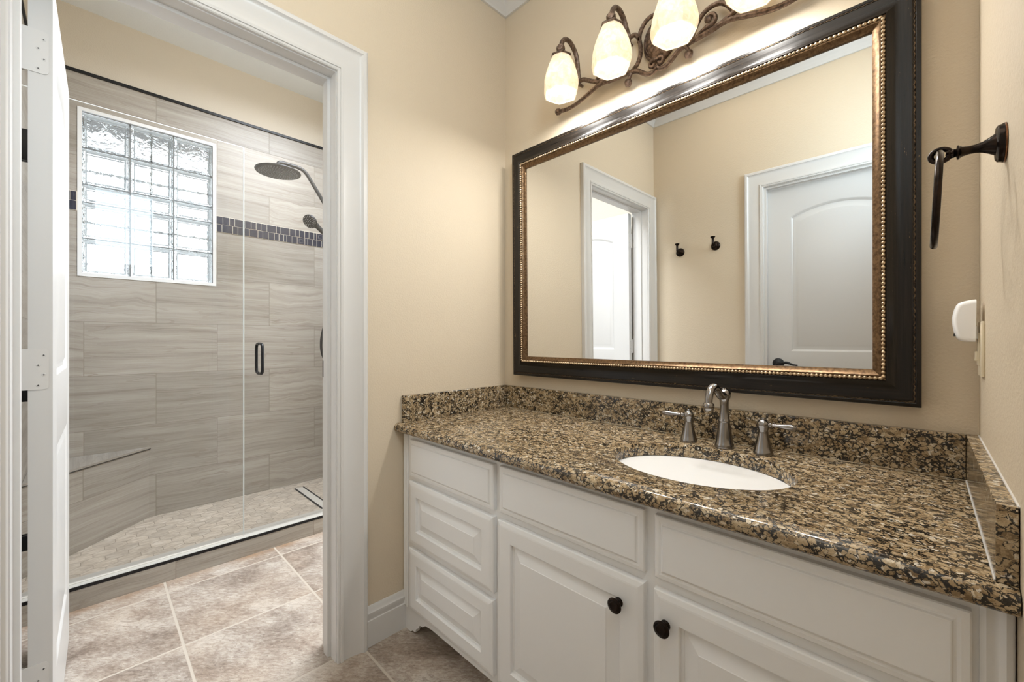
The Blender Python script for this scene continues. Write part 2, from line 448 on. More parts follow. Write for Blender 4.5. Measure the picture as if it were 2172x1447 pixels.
def spline(pts, n=6):
    P = [Vector(p) for p in pts]; out = []
    for i in range(len(P)-1):
        p0 = P[max(i-1, 0)]; p1 = P[i]; p2 = P[i+1]; p3 = P[min(i+2, len(P)-1)]
        for k in range(n):
            t = k/n
            out.append(.5*((2*p1)+(p2-p0)*t+(2*p0-5*p1+4*p2-p3)*t*t+(3*p1-p0-3*p2+p3)*t**3))
    out.append(P[-1]); return out
def tube(bm, pts, rad, sides=10, closed=False, mi=0, flat=1.0, up=None):
    P = [Vector(p) for p in pts]; n = len(P)
    rr = rad if isinstance(rad, (list, tuple)) else [rad]*n
    if len(rr) != n: rr = [rr[0]+(rr[-1]-rr[0])*i/(n-1) for i in range(n)] if len(rr) == 2 else [rr[min(int(i*len(rr)/n), len(rr)-1)] for i in range(n)]
    rings = []; U = None
    for i in range(n):
        if closed: T = (P[(i+1) % n]-P[i-1]).normalized()
        else: T = (P[min(i+1, n-1)]-P[max(i-1, 0)]).normalized()
        if U is None:
            U = Vector(up) if up else T.orthogonal()
        U = (U-T*U.dot(T)).normalized(); V = T.cross(U)
        rings.append([bm.verts.new(P[i]+U*(rr[i]*math.cos(2*PI*(k+.5)/sides))+V*(rr[i]*flat*math.sin(2*PI*(k+.5)/sides))) for k in range(sides)])
    rng = range(n) if closed else range(n-1)
    for i in rng:
        a, b = rings[i], rings[(i+1) % n]
        for k in range(sides):
            f = bm.faces.new((a[k], a[(k+1) % sides], b[(k+1) % sides], b[k])); f.material_index = mi
    if not closed:
        for ring in (rings[0], rings[-1]):
            f = bm.faces.new(ring); f.material_index = mi
def sweep(bm, path, Nrm, prof, closed=False, wscale=None, mi=None, closed_prof=True, uvdir=None):
    """prof: list of (w, h): w to the left-hand inward side (N x d), h along N"""
    P = [Vector(p) for p in path]; Nv = Vector(Nrm).normalized(); n = len(P); rings = []
    def nor(a, b): return Nv.cross((b-a).normalized())
    for i in range(n):
        if closed or 0 < i < n-1:
            n0 = nor(P[i-1], P[i]); n1 = nor(P[i], P[(i+1) % n]); mt = (n0+n1)/(1+n0.dot(n1))
            if wscale:
                s0 = wscale[i-1]; s1 = wscale[i % len(wscale)]; mt = n0*s0+n1*s1 if abs(n0.dot(n1)) < 1e-4 else mt*s0
        elif i == 0: mt = nor(P[0], P[1])*(wscale[0] if wscale else 1)
        else: mt = nor(P[-2], P[-1])*(wscale[-1] if wscale else 1)
        rings.append([bm.verts.new(P[i]+mt*w+Nv*h) for w, h in prof])
    m = len(prof)
    for i in (range(n) if closed else range(n-1)):
        a, b = rings[i], rings[(i+1) % n]
        for k in (range(m) if closed_prof else range(m-1)):
            f = bm.faces.new((a[k], a[(k+1) % m], b[(k+1) % m], b[k]))
            if mi: f.material_index = mi[k]
    if not closed and closed_prof:
        bm.faces.new(rings[0]); bm.faces.new(rings[-1])
def poly_extrude(bm, outer, holes, fn, a, b, mi=0):
    """outer/holes are 2D loops; fn(u, v, t) -> 3D; extruded from t=a to t=b"""
    loops = [outer]+holes; sides = []
    for t in (a, b):
        ed = []; rings = []
        for lp in loops:
            vs = [bm.verts.new(Vector(fn(u, v, t))) for u, v in lp]; rings.append(vs)
            for i in range(len(vs)): ed.append(bm.edges.new((vs[i], vs[(i+1) % len(vs)])))
        r = bmesh.ops.triangle_fill(bm, edges=ed, use_beauty=True, use_dissolve=False)
        for f in r['geom']:
            if isinstance(f, bmesh.types.BMFace): f.material_index = mi
        sides.append(rings)
    for ra, rb in zip(*sides):
        for i in range(len(ra)):
            j = (i+1) % len(ra); f = bm.faces.new((ra[i], ra[j], rb[j], rb[i])); f.material_index = mi
def loopsurf(bm, loops, fill_last=True, fill_first=False):
    rings = [[bm.verts.new(Vector(p)) for p in lp] for lp in loops]
    for a, b in zip(rings, rings[1:]):
        for i in range(len(a)):
            j = (i+1) % len(a); bm.faces.new((a[i], a[j], b[j], b[i]))
    if fill_last: bm.faces.new(rings[-1])
    if fill_first: bm.faces.new(rings[0])
    return rings
def rect(x0, x1, z0, z1): return [(x0, z0), (x1, z0), (x1, z1), (x0, z1)]
RX, RY, RZ = 1.54, -1.66, 2.78          # right wall, rear wall, ceiling
XB, WT = -1.892, .115                    # shower back wall face, partition thickness
SY0, SY1, SZ = -1.64, -.08, 2.975

# ------------------------------------------------------------------ setting: shell
struct('floor', B(-1.14, 1.64, -1.9, 2.1, -.12, 0), 'floor')
struct('wall_front', B(0, 1.64, 0, .1, 0, 3.05), 'paint')
struct('wall_right', B(RX, 1.64, -1.66, 0, 0, 2.9), 'paint')
struct('ceiling', B(0, RX, -1.66, 0, RZ, RZ+.1), 'ceiling')
DY0, DY1, DH = -1.548, -.8235, 2.05       # shower room doorway (clear opening)
bm = bmesh.new(); t = .018
poly_extrude(bm, [(RY, 0), (DY0-t, 0), (DY0-t, DH+t), (DY1+t, DH+t), (DY1+t, 0), (2.1, 0), (2.1, 3.05), (RY, 3.05)], [], lambda u, v, w: (w, u, v), -WT, 0)
struct('wall_left', bm, 'paint')
RX0, RX1 = .7315, 1.4525                 # rear doorway
bm = bmesh.new()
poly_extrude(bm, [(-.115, 0), (RX0-t, 0), (RX0-t, DH+t), (RX1+t, DH+t), (RX1+t, 0), (1.64, 0), (1.64, 2.9), (-.115, 2.9)], [], lambda u, v, w: (u, w, v), RY-.115, RY)
struct('wall_rear', bm, 'paint')
# shower room
WY0, WY1, WZ0, WZ1 = -1.4712, -.837, 1.479, 2.418
bm = bmesh.new()
poly_extrude(bm, rect(SY0-.1, SY1+.1, 0, 3.05), [rect(WY0, WY1, WZ0, WZ1)], lambda u, v, w: (w, u, v), XB-.13, XB-.009)
struct('wall_shower_back', bm, 'paint_wet')
struct('wall_shower_left', B(XB-.13, -WT, SY0-.1, SY0-.008, 0, 3.05), 'paint_wet')
struct('wall_shower_right', B(XB-.13, -1.03, SY1+.008, SY1+.11, 0, 3.05), 'paint_wet')
struct('wall_bath_side', B(-1.35, -1.25, SY1+.11, 2.1, 0, 3.05), 'paint_wet')
struct('wall_bath_end', B(-1.25, -WT, 2.0, 2.1, 0, 3.05), 'paint_wet')
struct('ceiling_shower', B(XB-.13, -WT, SY0-.1, 2.1, SZ, SZ+.1), 'ceiling_wet')
struct('floor_shower', B(XB-.02, -1.15, SY0, SY1, -.1, .045), 'hex')
ZT = 2.606
bm = bmesh.new()
poly_extrude(bm, rect(SY0, SY1, 0, ZT), [rect(WY0, WY1, WZ0, WZ1)], lambda u, v, w: (w, u, v), XB-.009, XB)
struct('wall_shower_back_tile', bm, 'tile')
struct('wall_shower_left_tile', B(XB, -1.03, SY0-.008, SY0, 0, ZT), 'tile')
struct('wall_shower_right_tile', B(XB, -1.035, SY1, SY1+.008, 0, ZT), 'tile')
bm = bmesh.new()
sweep(bm, [(-1.03, SY0, ZT), (XB, SY0, ZT), (XB, SY1, ZT), (-1.03, SY1, ZT)], (0, 0, 1), [(-.010, 0), (.004, 0), (.004, .016), (-.010, .016)])
struct('trim_tile_edge', bm, 'black', label='thin black metal edge along the top of the shower tile')

# door frame (jambs, stops) and casings
CAS = [(0, 0), (0, .009), (.003, .0115), (.0095, .0115), (.0105, .0145), (.0185, .016), (.0205, .012), (.035, .0105), (.055, .0125), (.074, .0175), (.0855, .0225), (.088, .025), (.099, .025), (.1045, .021), (.105, 0)]
def doorway_frame(name, fn, a0, a1, top, depth, stop0, stop1):
    """fn(a, z, d) -> world; a along the wall, d depth into the wall"""
    bm = bmesh.new()
    prof = [(a0-.018, 0), (a0, 0), (a0, top), (a1, top), (a1, 0), (a1+.018, 0), (a1+.018, top+.018), (a0-.018, top+.018)]
    poly_extrude(bm, prof, [], fn, 0, depth)
    s = .0105
    prof = [(a0-.002, 0), (a0+s, 0), (a0+s, top-s), (a1-s, top-s), (a1-s, 0), (a1+.002, 0), (a1+.002, top+.002), (a0-.002, top+.002)]
    poly_extrude(bm, prof, [], fn, stop0, stop1)
    return struct(name, bm, 'trim')
doorway_frame('trim_doorway', lambda a, z, d: (-d, a, z), DY0, DY1, DH, WT, .045, .080)
doorway_frame('trim_rear_doorway', lambda a, z, d: (a, RY-d, z), RX0, RX1, DH, .115, .004, .036)
bm = bmesh.new(); g = .0035
sweep(bm, [(0, DY0-g+.001, 0), (0, DY0-g+.001, DH+g), (0, DY1+g-.001, DH+g), (0, DY1+g-.001, 0)][::-1], (1, 0, 0), [(-w, h) for w, h in CAS])
struct('trim_casing', bm, 'trim', smooth=30)
bm = bmesh.new()
sweep(bm, [(RX0-g, RY, 0), (RX0-g, RY, DH+g), (RX1+g, RY, DH+g), (RX1+g, RY, 0)], (0, 1, 0), [(-w, h) for w, h in CAS], wscale=[1, 1, .79])
struct('trim_rear_casing', bm, 'trim', smooth=30)
bm = bmesh.new()
sweep(bm, [(-WT, DY0-g, 0), (-WT, DY0-g, DH+g), (-WT, DY1+g, DH+g), (-WT, DY1+g, 0)], (-1, 0, 0), [(-w*.8, h) for w, h in CAS])
struct('trim_inner_casing', bm, 'trim', smooth=30)
# strike plate on the latch jamb
struct('strike_plate', B(-.112, -.083, DY1-.0015, DY1+.001, .985, 1.045), 'blackm', parent=bpy.data.objects['trim_doorway'], label='black strike plate on the latch jamb')
# crown moulding
CR = [(0, 0), (.010, 0), (.012, .006), (.016, .010), (.020, .020), (.030, .028), (.050, .055), (.062, .072), (.064, .080), (.072, .084), (.078, .097), (0, .097)]
bm = bmesh.new()
sweep(bm, [(0, 0, 2.683), (0, RY, 2.683), (RX, RY, 2.683), (RX, 0, 2.683)], (0, 0, 1), CR, closed=True)
struct('trim_crown', bm, 'trim', smooth=30)
# baseboard on the left wall between casing and vanity
BB = [(0, 0), (.014, 0), (.014, .094), (.011, .0965), (.0115, .104), (.0145, .112), (.0145, .122), (.010, .1265), (.009, .135), (.004, .1435), (0, .1435)]
bm = bmesh.new()
poly_extrude(bm, BB, [], lambda u, v, w: (u, w, v), DY1+.109, -.5565)
struct('baseboard_left', bm, 'trim', smooth=40)
bm = bmesh.new()
poly_extrude(bm, BB, [], lambda u, v, w: (w, RY+u, v), .03, RX0-.112)
struct('baseboard_rear', bm, 'trim', smooth=40)

# ------------------------------------------------------------------ doors
def arch_loop(x0, x1, z0, zs, rise, n=14):
    """bottom left, bottom right, then the arch from right to left (rise 0 keeps the same number of points)"""
    w = (x1-x0)/2; cx = (x0+x1)/2; pts = [(x0, z0), (x1, z0)]
    for k in range(n+1):
        a = 1-2*k/n; pts.append((cx+w*a, zs+rise*(1-a*a)))
    return pts
def door_mesh(bm, w, h, th, panels, fn):
    """slab with moulded panels on both faces; fn(x, z, y) with y=0..th"""
    for face, sgn in ((0.0, 1), (th, -1)):
        outs = [arch_loop(*p) for p in panels]
        ed = []
        for lp in [rect(0, w, 0, h)]+outs:
            vs = [bm.verts.new(Vector(fn(x, z, face))) for x, z in lp]
            for i in range(len(vs)): ed.append(bm.edges.new((vs[i], vs[(i+1) % len(vs)])))
        bmesh.ops.triangle_fill(bm, edges=ed, use_beauty=True)
        for p in panels:
            loops = []
            for ins, dep in ((0, 0), (.003, .001), (.010, .007), (.013, .009), (.022, .0095), (.040, .0035), (.042, .003)):
                x0, x1, z0, zs, rise = p
                k = 1-ins/((x1-x0)*.9)
                loops.append([fn(x, z, face+sgn*dep) for x, z in arch_loop(x0+ins, x1-ins, z0+ins, zs-ins, rise*k)])
            loopsurf(bm, loops)
    c = [fn(x, z, y) for y in (0, th) for x, z in rect(0, w, 0, h)]
    v = [bm.verts.new(Vector(q)) for q in c]
    for i in range(4):
        j = (i+1) % 4; bm.faces.new((v[i], v[j], v[4+j], v[4+i]))
    bmesh.ops.remove_doubles(bm, verts=bm.verts, dist=.00005)
PANELS = [(.125, .586, 1.013, 1.843, .053), (.125, .586, .21, .82, 0.0)]
# open door of the shower room: hinge edge towards the camera, swung into the shower room
hy = -1.5305; ang = math.radians(-0.9)
def fd1(x, z, y):
    px, py = -x, .0415-y
    ca, sa = math.cos(ang), math.sin(ang)
    return (-.1195+px*ca-py*sa, hy+px*sa+py*ca, z+.008)
bm = bmesh.new(); door_mesh(bm, .711, 2.03, .0415, PANELS, fd1)
d1 = struct('door_1', bm, 'door', smooth=25, label='white arched panel door standing open into the shower room')
def leaf(bm, z0, z1):
    # leaf on the door edge with two rounded corners
    x = -.1186; y0, y1, r = -1.5415, -1.4955, .009
    pts = [(y0, z0), (y1-r, z0)]+[(y1-r+r*math.sin(a), z0+r-r*math.cos(a)) for a in [PI/2*k/5 for k in range(1, 6)]]
    pts += [(y1-r+r*math.cos(a), z1-r+r*math.sin(a)) for a in [PI/2*k/5 for k in range(0, 6)]]+[(y0, z1)]
    poly_extrude(bm, pts, [], lambda u, v, w: (w, u, v), x-.0015, x+.0012)
for z0, z1 in ((1.786, 1.893), (.996, 1.098), (.21, .312)):
    bm = bmesh.new(); leaf(bm, z0, z1)
    # leaf on the jamb
    box(bm, -.113, -.072, DY0-.0005, DY0+.0012, z0, z1)
    h = (z1-z0)/5
    for k in range(5): lathe(bm, [(.0001, 0), (.0058, 0.0006), (.0058, h-.0012), (.0001, h-.0006)], (-.1235, -1.5415, z0+k*h), seg=14)
    hg = obj('hinge', bm, 'hinge', d1, smooth=40)
    zm = z0
    for yy, dz in ((-1.504, .086), (-1.5135, .061), (-1.504, .037), (-1.5135, .011)):
        bm = bmesh.new(); xx = -.1172
        lathe(bm, [(.0042, -.0008), (.0042, 0.0), (.0034, .0005), (0, .0007)], (xx, yy, zm+dz), (1, 0, 0), 14)
        box(bm, xx+.0002, xx+.0010, yy-.0020, yy+.0020, zm+dz-.0006, zm+dz+.0006, mi=1)
        box(bm, xx+.0002, xx+.0010, yy-.0006, yy+.0006, zm+dz-.0020, zm+dz+.0020, mi=1)
        obj('screw', bm, ['hinge', 'screw'], hg)
# rear door, closed
bm = bmesh.new(); door_mesh(bm, .711, 2.03, .035, PANELS, lambda x, z, y: (.7365+x, RY-.0365-y, z+.008))
d2 = struct('door_2', bm, 'door', smooth=25, label='white arched panel door, closed, seen in the mirror')
bm = bmesh.new()
lathe(bm, [(.0001, -.004), (.030, -.004), (.0325, .002), (.031, .008), (.022, .012), (.012, .016), (.011, .045), (.0001, .046)], (.797, RY-.0365, .945), (0, 1, 0), 28)
tube(bm, spline([(.797, RY+.005, .945), (.82, RY+.008, .950), (.85, RY+.008, .953), (.88, RY+.006, .942), (.905, RY+.004, .938)]), [.009, .0085, .008, .0065, .005], 10)
obj('door_lever', bm, 'blackm', d2, smooth=45, label='black lever door handle')

# ------------------------------------------------------------------ glass block window
struct('eave_trim', B(-2.75, -2.03, -1.9, -.4, 2.60, 2.72), 'eave', label='dark eave outside above the glass block window')
win = thing('window_1', 'glass block window of three columns and five rows above the shower bench', 'window', (XB, -1.154, 1.479), kind='structure')
bm = bmesh.new()
sweep(bm, [(XB, WY0, WZ0), (XB, WY0, WZ1), (XB, WY1, WZ1), (XB, WY1, WZ0)], (1, 0, 0), [(-.002, .004), (-.002, -.10), (.0125, -.10), (.0125, -.015), (.016, -.010), (.0175, .004)][::-1] if False else [(0.002, .004), (0.002, -.1), (-.0125, -.1), (-.0125, -.012), (-.0165, .004)], closed=True)
obj('window_frame', bm, 'wframe', win)
gy0, gy1, gz0, gz1 = WY0+.0125, WY1-.0125, WZ0+.0125, WZ1-.0125
hs = [2, 2, 1, 2, 2]; uz = (gz1-gz0)/9; uy = (gy1-gy0)/3
bm = bmesh.new()
for k in (-1, 0, 1): box(bm, XB-.125, XB-.112, -1.154+k*.305-.004, -1.154+k*.305+.004, WZ0+.002, WZ1-.002)
for zz in (1.80, 2.10): box(bm, XB-.124, XB-.113, WY0+.002, WY1-.002, zz-.0035, zz+.0035)
obj('outer_muntins', bm, 'mortar', win, label='dark bars of the outer sash behind the glass blocks')
bm = bmesh.new()
for k in (1, 2): box(bm, XB-.095, XB-.024, gy0+k*uy-.003, gy0+k*uy+.003, gz0, gz1)
z = gz0
for h in hs[:-1]:
    z += h*uz; box(bm, XB-.095, XB-.0245, gy0, gy1, z-.003, z+.003)
obj('window_mortar', bm, 'mortar', win)
z = gz0
for h in hs:
    for k in range(3):
        bm = bmesh.new(); y0, y1, z0, z1 = gy0+k*uy+.0032, gy0+(k+1)*uy-.0032, z+.0032, z+h*uz-.0032
        x0, x1 = XB-.094, XB-.022; i = .013; L = []
        for xx, ins in ((x0+.012, i+.006), (x0+.003, i), (x0+.001, .003), (x0+.004, 0), (x1-.004, 0), (x1-.001, .003), (x1-.003, i), (x1-.012, i+.006)):
            L.append([(xx, y0+ins, z0+ins), (xx, y1-ins, z0+ins), (xx, y1-ins, z1-ins), (xx, y0+ins, z1-ins)])
        rg = loopsurf(bm, L, True, True)
        bm.faces.ensure_lookup_table()
        for f in bm.faces:
            c = f.calc_center_median()
            f.material_index = 1 if (x0+.0035 < c.x < x1-.0035) and not (len(f.verts) == 4 and (c.x < x0+.0095 or c.x > x1-.0095) and f.calc_area() < 0) and abs((c.y-(y0+y1)/2)) > (y1-y0)/2-.008 or (x0+.0035 < c.x < x1-.0035 and abs((c.z-(z0+z1)/2)) > (z1-z0)/2-.008) else 0
        obj('glass_block', bm, ['block', 'blockrim'], win)
    z += h*uz

def added_window(name, path, nrm, label, back):  # frame and opaque pane added around an unseen fill light
    bm = bmesh.new(); sweep(bm, path, nrm, [(0, 0), (0, .012), (.012, .018), (.06, .018), (.065, .0), ], closed=True)
    w_ = struct(name, bm, 'trim', label=label)
    bm = bmesh.new(); box(bm, *back); obj('added_pane', bm, 'wframe', w_)
added_window('added_window_side', [(RX, -1.455, 1.745), (RX, -.945, 1.745), (RX, -.945, 2.555), (RX, -1.455, 2.555)][::-1], (-1, 0, 0), 'added window around the fill light high in the right wall', (RX-.003, RX+.004, -1.452, -.948, 1.748, 2.552))  # added out of view, surrounds the right wall fill light
added_window('added_window_end', [(-1.155, 2.0, .695), (-.245, 2.0, .695), (-.245, 2.0, 2.205), (-1.155, 2.0, 2.205)], (0, -1, 0), 'added window around the fill light at the far end of the shower room', (-1.152, -.248, 1.996, 2.004, .698, 2.202))  # added out of view, surrounds the far end fill light

# ------------------------------------------------------------------ shower fittings
bm = bmesh.new()
box(bm, -1.148, -1.046, SY0, SY1, 0, .086)
struct('shower_curb_trim', bm, 'tile', label='tiled curb under the shower glass')
bm = bmesh.new()
box(bm, -1.150, -1.051, SY0, SY1, .086, .0945)
struct('sill_trim', bm, 'sill', label='pale sill on the shower curb')
bm = bmesh.new()
box(bm, -1.051, -1.0445, SY0, SY1, .083, .0955)
struct('edge_trim', bm, 'black', label='black metal edge along the shower curb')

BZ = .4718; bA = (XB, -1.170); bB = (-1.43, SY0)
bench = thing('shower_bench', 'tiled corner bench built in under the glass block window', 'bench', (XB, SY0, .045))
bm = bmesh.new()
poly_extrude(bm, [(XB+.001, SY0+.001), (bB[0], SY0+.001), (XB+.001, bA[1])], [], lambda u, v, w: (u, v, w), .045, BZ-.014)
obj('bench_base', bm, 'tile', bench)
bm = bmesh.new()
poly_extrude(bm, [(XB+.001, SY0+.001), (bB[0]+.004, SY0+.001), (XB+.001, bA[1]+.004)], [], lambda u, v, w: (u, v, w), BZ-.010, BZ)
obj('bench_top', bm, 'tile', bench)
bm = bmesh.new()
sweep(bm, [(bB[0]+.006, SY0+.001, BZ-.0145), (XB+.001, bA[1]+.006, BZ-.0145)], (0, 0, 1), [(0, 0), (.008, 0), (.008, .0047), (0, .0047)])
obj('bench_edge_strip', bm, 'screw', bench, label='dark metal edge strip under the bench top')

dr = thing('linear_drain', 'long tile insert drain with two dark slots in the shower floor', 'drain', (-1.5, -.354, .045))
bm = bmesh.new(); box(bm, -1.785, -1.26, -.388, -.320, .040, .0462); obj('drain_channel', bm, 'dark', dr)
bm = bmesh.new(); box(bm, -1.78, -1.265, -.376, -.332, .041, .0474); obj('drain_cover', bm, 'steel', dr)

GX0, GX1 = -1.098, -1.088
def pane(bm, y0, y1, z0, z1):
    box(bm, GX0, GX1, y0, y1, z0, z1)
    bm.normal_update()
    for f in bm.faces: f.material_index = 0 if abs(f.normal.x) > .9 else 1
gp = thing('shower_glass_panel', 'fixed clear glass shower panel in front of the glass block window', 'glass panel', (-1.093, -1.245, .0955))
bm = bmesh.new(); pane(bm, SY0+.004, -.8575, .0965, 2.132); obj('pane', bm, ['glass', 'glassedge'], gp)
for zc, hh in ((1.894, .062), (.905, .030), (.314, .030)):
    bm = bmesh.new(); box(bm, GX1-.001, GX1+.014, SY0+.001, SY0+.052, zc-hh, zc+hh, .004); box(bm, GX0-.014, GX0+.001, SY0+.001, SY0+.052, zc-hh, zc+hh, .004)
    obj('wall_clamp', bm, 'black', gp, smooth=40)
bm = bmesh.new(); box(bm, GX0-.004, GX1+.004, SY0+.002, -.8575, .0946, .0970); obj('bottom_channel', bm, 'steel', gp)
gd = thing('shower_glass_door', 'clear frameless glass shower door with a black pull handle', 'shower door', (-1.093, -.47, .0985))
bm = bmesh.new(); pane(bm, -.853, SY1-.006, .104, 2.132); obj('pane', bm, ['glass', 'glass'], gd)
bm = bmesh.new(); box(bm, GX0+.001, GX1-.001, -.853, SY1-.006, .0985, .104); obj('bottom_sweep', bm, 'glass', gd)
bm = bmesh.new(); box(bm, GX0-.001, GX1+.001, -.8566, -.8538, .104, 2.128); obj('door_seal', bm, 'glassedge', gd, label='clear vertical seal between the glass panes')
hyy = -.782
for s in (1, -1):
    xs = GX1 if s > 0 else GX0
    bm = bmesh.new(); r_ = .0085
    tube(bm, spline([(xs, hyy, 1.100), (xs+s*.020, hyy, 1.100), (xs+s*.042, hyy, 1.094), (xs+s*.053, hyy, 1.076), (xs+s*.054, hyy, 1.02), (xs+s*.053, hyy, .964), (xs+s*.042, hyy, .946), (xs+s*.020, hyy, .940), (xs, hyy, .940)], 5), r_*.9, 14)
    obj('pull_handle', bm, 'black', gd, smooth=50)
for zc in (1.85, .38):
    bm = bmesh.new(); box(bm, GX1-.001, GX1+.012, SY1-.06, SY1-.001, zc-.045, zc+.045, .003); box(bm, GX0-.012, GX0+.001, SY1-.06, SY1-.001, zc-.045, zc+.045, .003)
    obj('glass_hinge', bm, 'black', gd, smooth=40)

# mosaic band (pattern of many little tiles inside one trim strip)
bm = bmesh.new()
box(bm, XB-.0005, XB+.0035, SY0+.001, WY0-.001, 1.8385, 1.9465, mi=4)
box(bm, XB-.0005, XB+.0035, WY1+.001, SY1-.001, 1.8385, 1.9465, mi=4)
wd = {'N': .034, 'B': .034, 'c': .029, 's': .058, 'r': .052, 'g': .018, 'D': .034, 'p': .05}
mi_ = {'N': 0, 'B': 1, 'D': 1, 's': 2, 'r': 3, 'c': 4, 'p': 3, 'g': 5}
rows = {1: 'NNcsNccNscsBcBcBgrcDcDpcBcBrc', 0: 'cscNcpcNNccgBBrgBcBgBcrgBBcBcBrc'}
for rw, seq in rows.items():
    y = WY1+.004; z0 = 1.8405+rw*.0525
    for ch in seq:
        w = wd[ch]
        if y+w > SY1-.004: break
        box(bm, XB, XB+.006, y, y+w, z0, z0+.0505, .0008, mi_[ch], 1)
        if ch == 'r': box(bm, XB+.005, XB+.008, y+.012, y+w-.012, z0+.012, z0+.0385, .001, 5, 1)
        y += w+.0022
    y = WY0-.006
    for ch in ('gNcBc' if rw else 'sNcBc'):
        w = wd[ch]*1.25
        box(bm, XB, XB+.006, max(y-w, SY0+.003), y, z0, z0+.0505, .0008, mi_[ch], 1); y -= w+.0022
        if y-w < SY0+.01: break
struct('mosaic_trim', bm, ['m_navy', 'm_black', 'm_swirl', 'm_rose', 'm_cream', 'm_glass'], label='band of small navy, black and rose mosaic tiles round the shower')

rs = thing('rain_shower', 'round black rain shower head on a bent black arm', 'shower head', (-1.4, SY1, 1.66))
bm = bmesh.new(); hc = Vector((-1.4, -.602, 2.168))
tube(bm, spline([(-1.4, -.602, 2.205), (-1.4, -.6, 2.218), (-1.4, -.585, 2.226), (-1.4, -.53, 2.226), (-1.4, -.475, 2.222), (-1.4, -.44, 2.202), (-1.4, -.40, 2.148), (-1.4, -.33, 2.042), (-1.4, -.2, 1.845), (-1.4, SY1-.012, 1.665)], 6), .0115, 14)
lathe(bm, [(.0001, .024), (.011, .022), (.012, .004), (.026, .002), (.028, -.004), (.0001, -.004)], (-1.4, SY1, 1.648), (0, -1, 0), 24)
obj('shower_arm', bm, 'blackm', rs, smooth=45)
bm = bmesh.new()
lathe(bm, [(.0001, .034), (.012, .034), (.012, .02), (.014, .018), (.016, .010), (.05, .007), (.118, .004), (.126, 0), (.127, -.004), (.124, -.009), (.118, -.010), (.0001, -.010)], hc, (0, 0, 1), 56)
hd = obj('spray_plate', bm, 'blackm', rs, smooth=40)
bm = bmesh.new(); lathe(bm, [(.0125, .024), (.0135, .026), (.0135, .030), (.0125, .032)], hc, (0, 0, 1), 20); obj('collar_ring', bm, 'plastic', hd, smooth=50, label='pale collar ring')
bm = bmesh.new()
for rr, nn in ((.012, 6), (.028, 12), (.044, 18), (.06, 24), (.076, 30), (.092, 36), (.105, 40)):
    for k in range(nn):
        a = 2*PI*k/nn; box(bm, hc.x+rr*math.cos(a)-.0017, hc.x+rr*math.cos(a)+.0017, hc.y+rr*math.sin(a)-.0017, hc.y+rr*math.sin(a)+.0017, hc.z-.0125, hc.z-.0095)
nz = obj('nozzles', bm, 'rubber', hd); nz['kind'] = 'stuff'

hs_ = thing('hand_shower', 'small black hand shower on its hose, under the rain shower head', 'hand shower', (-1.3, SY1, 1.72))
c = Vector((-1.3, -.447, 1.868)); ax = Vector((.55, -.62, -.55)).normalized()
bm = bmesh.new()
lathe(bm, [(.0001, -.022), (.02, -.020), (.036, -.010), (.0435, 0), (.044, .006), (.041, .010), (.0001, .010)], c, ax, 32)
hh = obj('spray_head', bm, 'blackm', hs_, smooth=45)
bm = bmesh.new(); Rr = ax.orthogonal().normalized(); Tt = ax.cross(Rr)
for rr, nn in ((.008, 5), (.018, 10), (.028, 15), (.036, 20)):
    for k in range(nn):
        a = 2*PI*k/nn; q = c+ax*.0105+Rr*(rr*math.cos(a))+Tt*(rr*math.sin(a))
        box(bm, q.x-.0014, q.x+.0014, q.y-.0014, q.y+.0014, q.z-.0014, q.z+.0014)
nz = obj('nozzles', bm, 'rubber', hh); nz['kind'] = 'stuff'
bm = bmesh.new()
tube(bm, spline([c-ax*.012+Vector((0, .02, -.015)), (-1.305, -.395, 1.838), (-1.305, -.345, 1.795), (-1.305, -.285, 1.742), (-1.305, -.235, 1.70)]), [.018, .015, .013, .0125, .012], 14)
obj('handle', bm, 'blackm', hs_, smooth=45)
bm = bmesh.new()
tube(bm, [(-1.305, -.29, 1.745), (-1.305, -.17, 1.745), (-1.305, SY1-.004, 1.745)], .014, 14)
lathe(bm, [(.0001, .016), (.022, .014), (.026, 0.0), (.0001, 0.0)], (-1.305, SY1, 1.745), (0, -1, 0), 24)
obj('wall_bracket', bm, 'blackm', hs_, smooth=45)
bm = bmesh.new()
tube(bm, spline([(-1.305, -.238, 1.703), (-1.305, -.215, 1.66), (-1.305, -.25, 1.49), (-1.305, -.34, 1.27), (-1.305, -.378, 1.12), (-1.305, -.36, 1.00), (-1.305, -.27, .93), (-1.305, -.17, .96), (-1.305, -.13, 1.04), (-1.305, SY1-.002, 1.06)], 8), .0075, 10)
obj('hose', bm, 'blackm', hs_, smooth=60)

# ------------------------------------------------------------------ vanity
FY = -.556
van = thing('vanity_cabinet', 'white vanity cabinet with raised panel fronts under the granite top', 'cabinet', (RX/2, -.3, 0))
bm = bmesh.new(); box(bm, .002, RX-.002, FY, -.012, .088, .7635)
def foot(x):
    return [(.0, .0), (.045, 0), (.060, .010), (.078, .012), (.085, .028), (.098, .036), (.108, .052), (.125, .054), (.145, .068), (.185, .074)]
L = foot(0); prof = [(.002+u, v) for u, v in L]+[(RX-.002-u, v) for u, v in L[::-1]]+[(RX-.002, .0885), (.002, .0885)]
poly_extrude(bm, prof, [], lambda u, v, w: (u, w, v), FY, FY+.019)
box(bm, .004, RX-.004, -.485, -.470, 0.0, .089)
obj('cabinet_body', bm, 'cab', van)
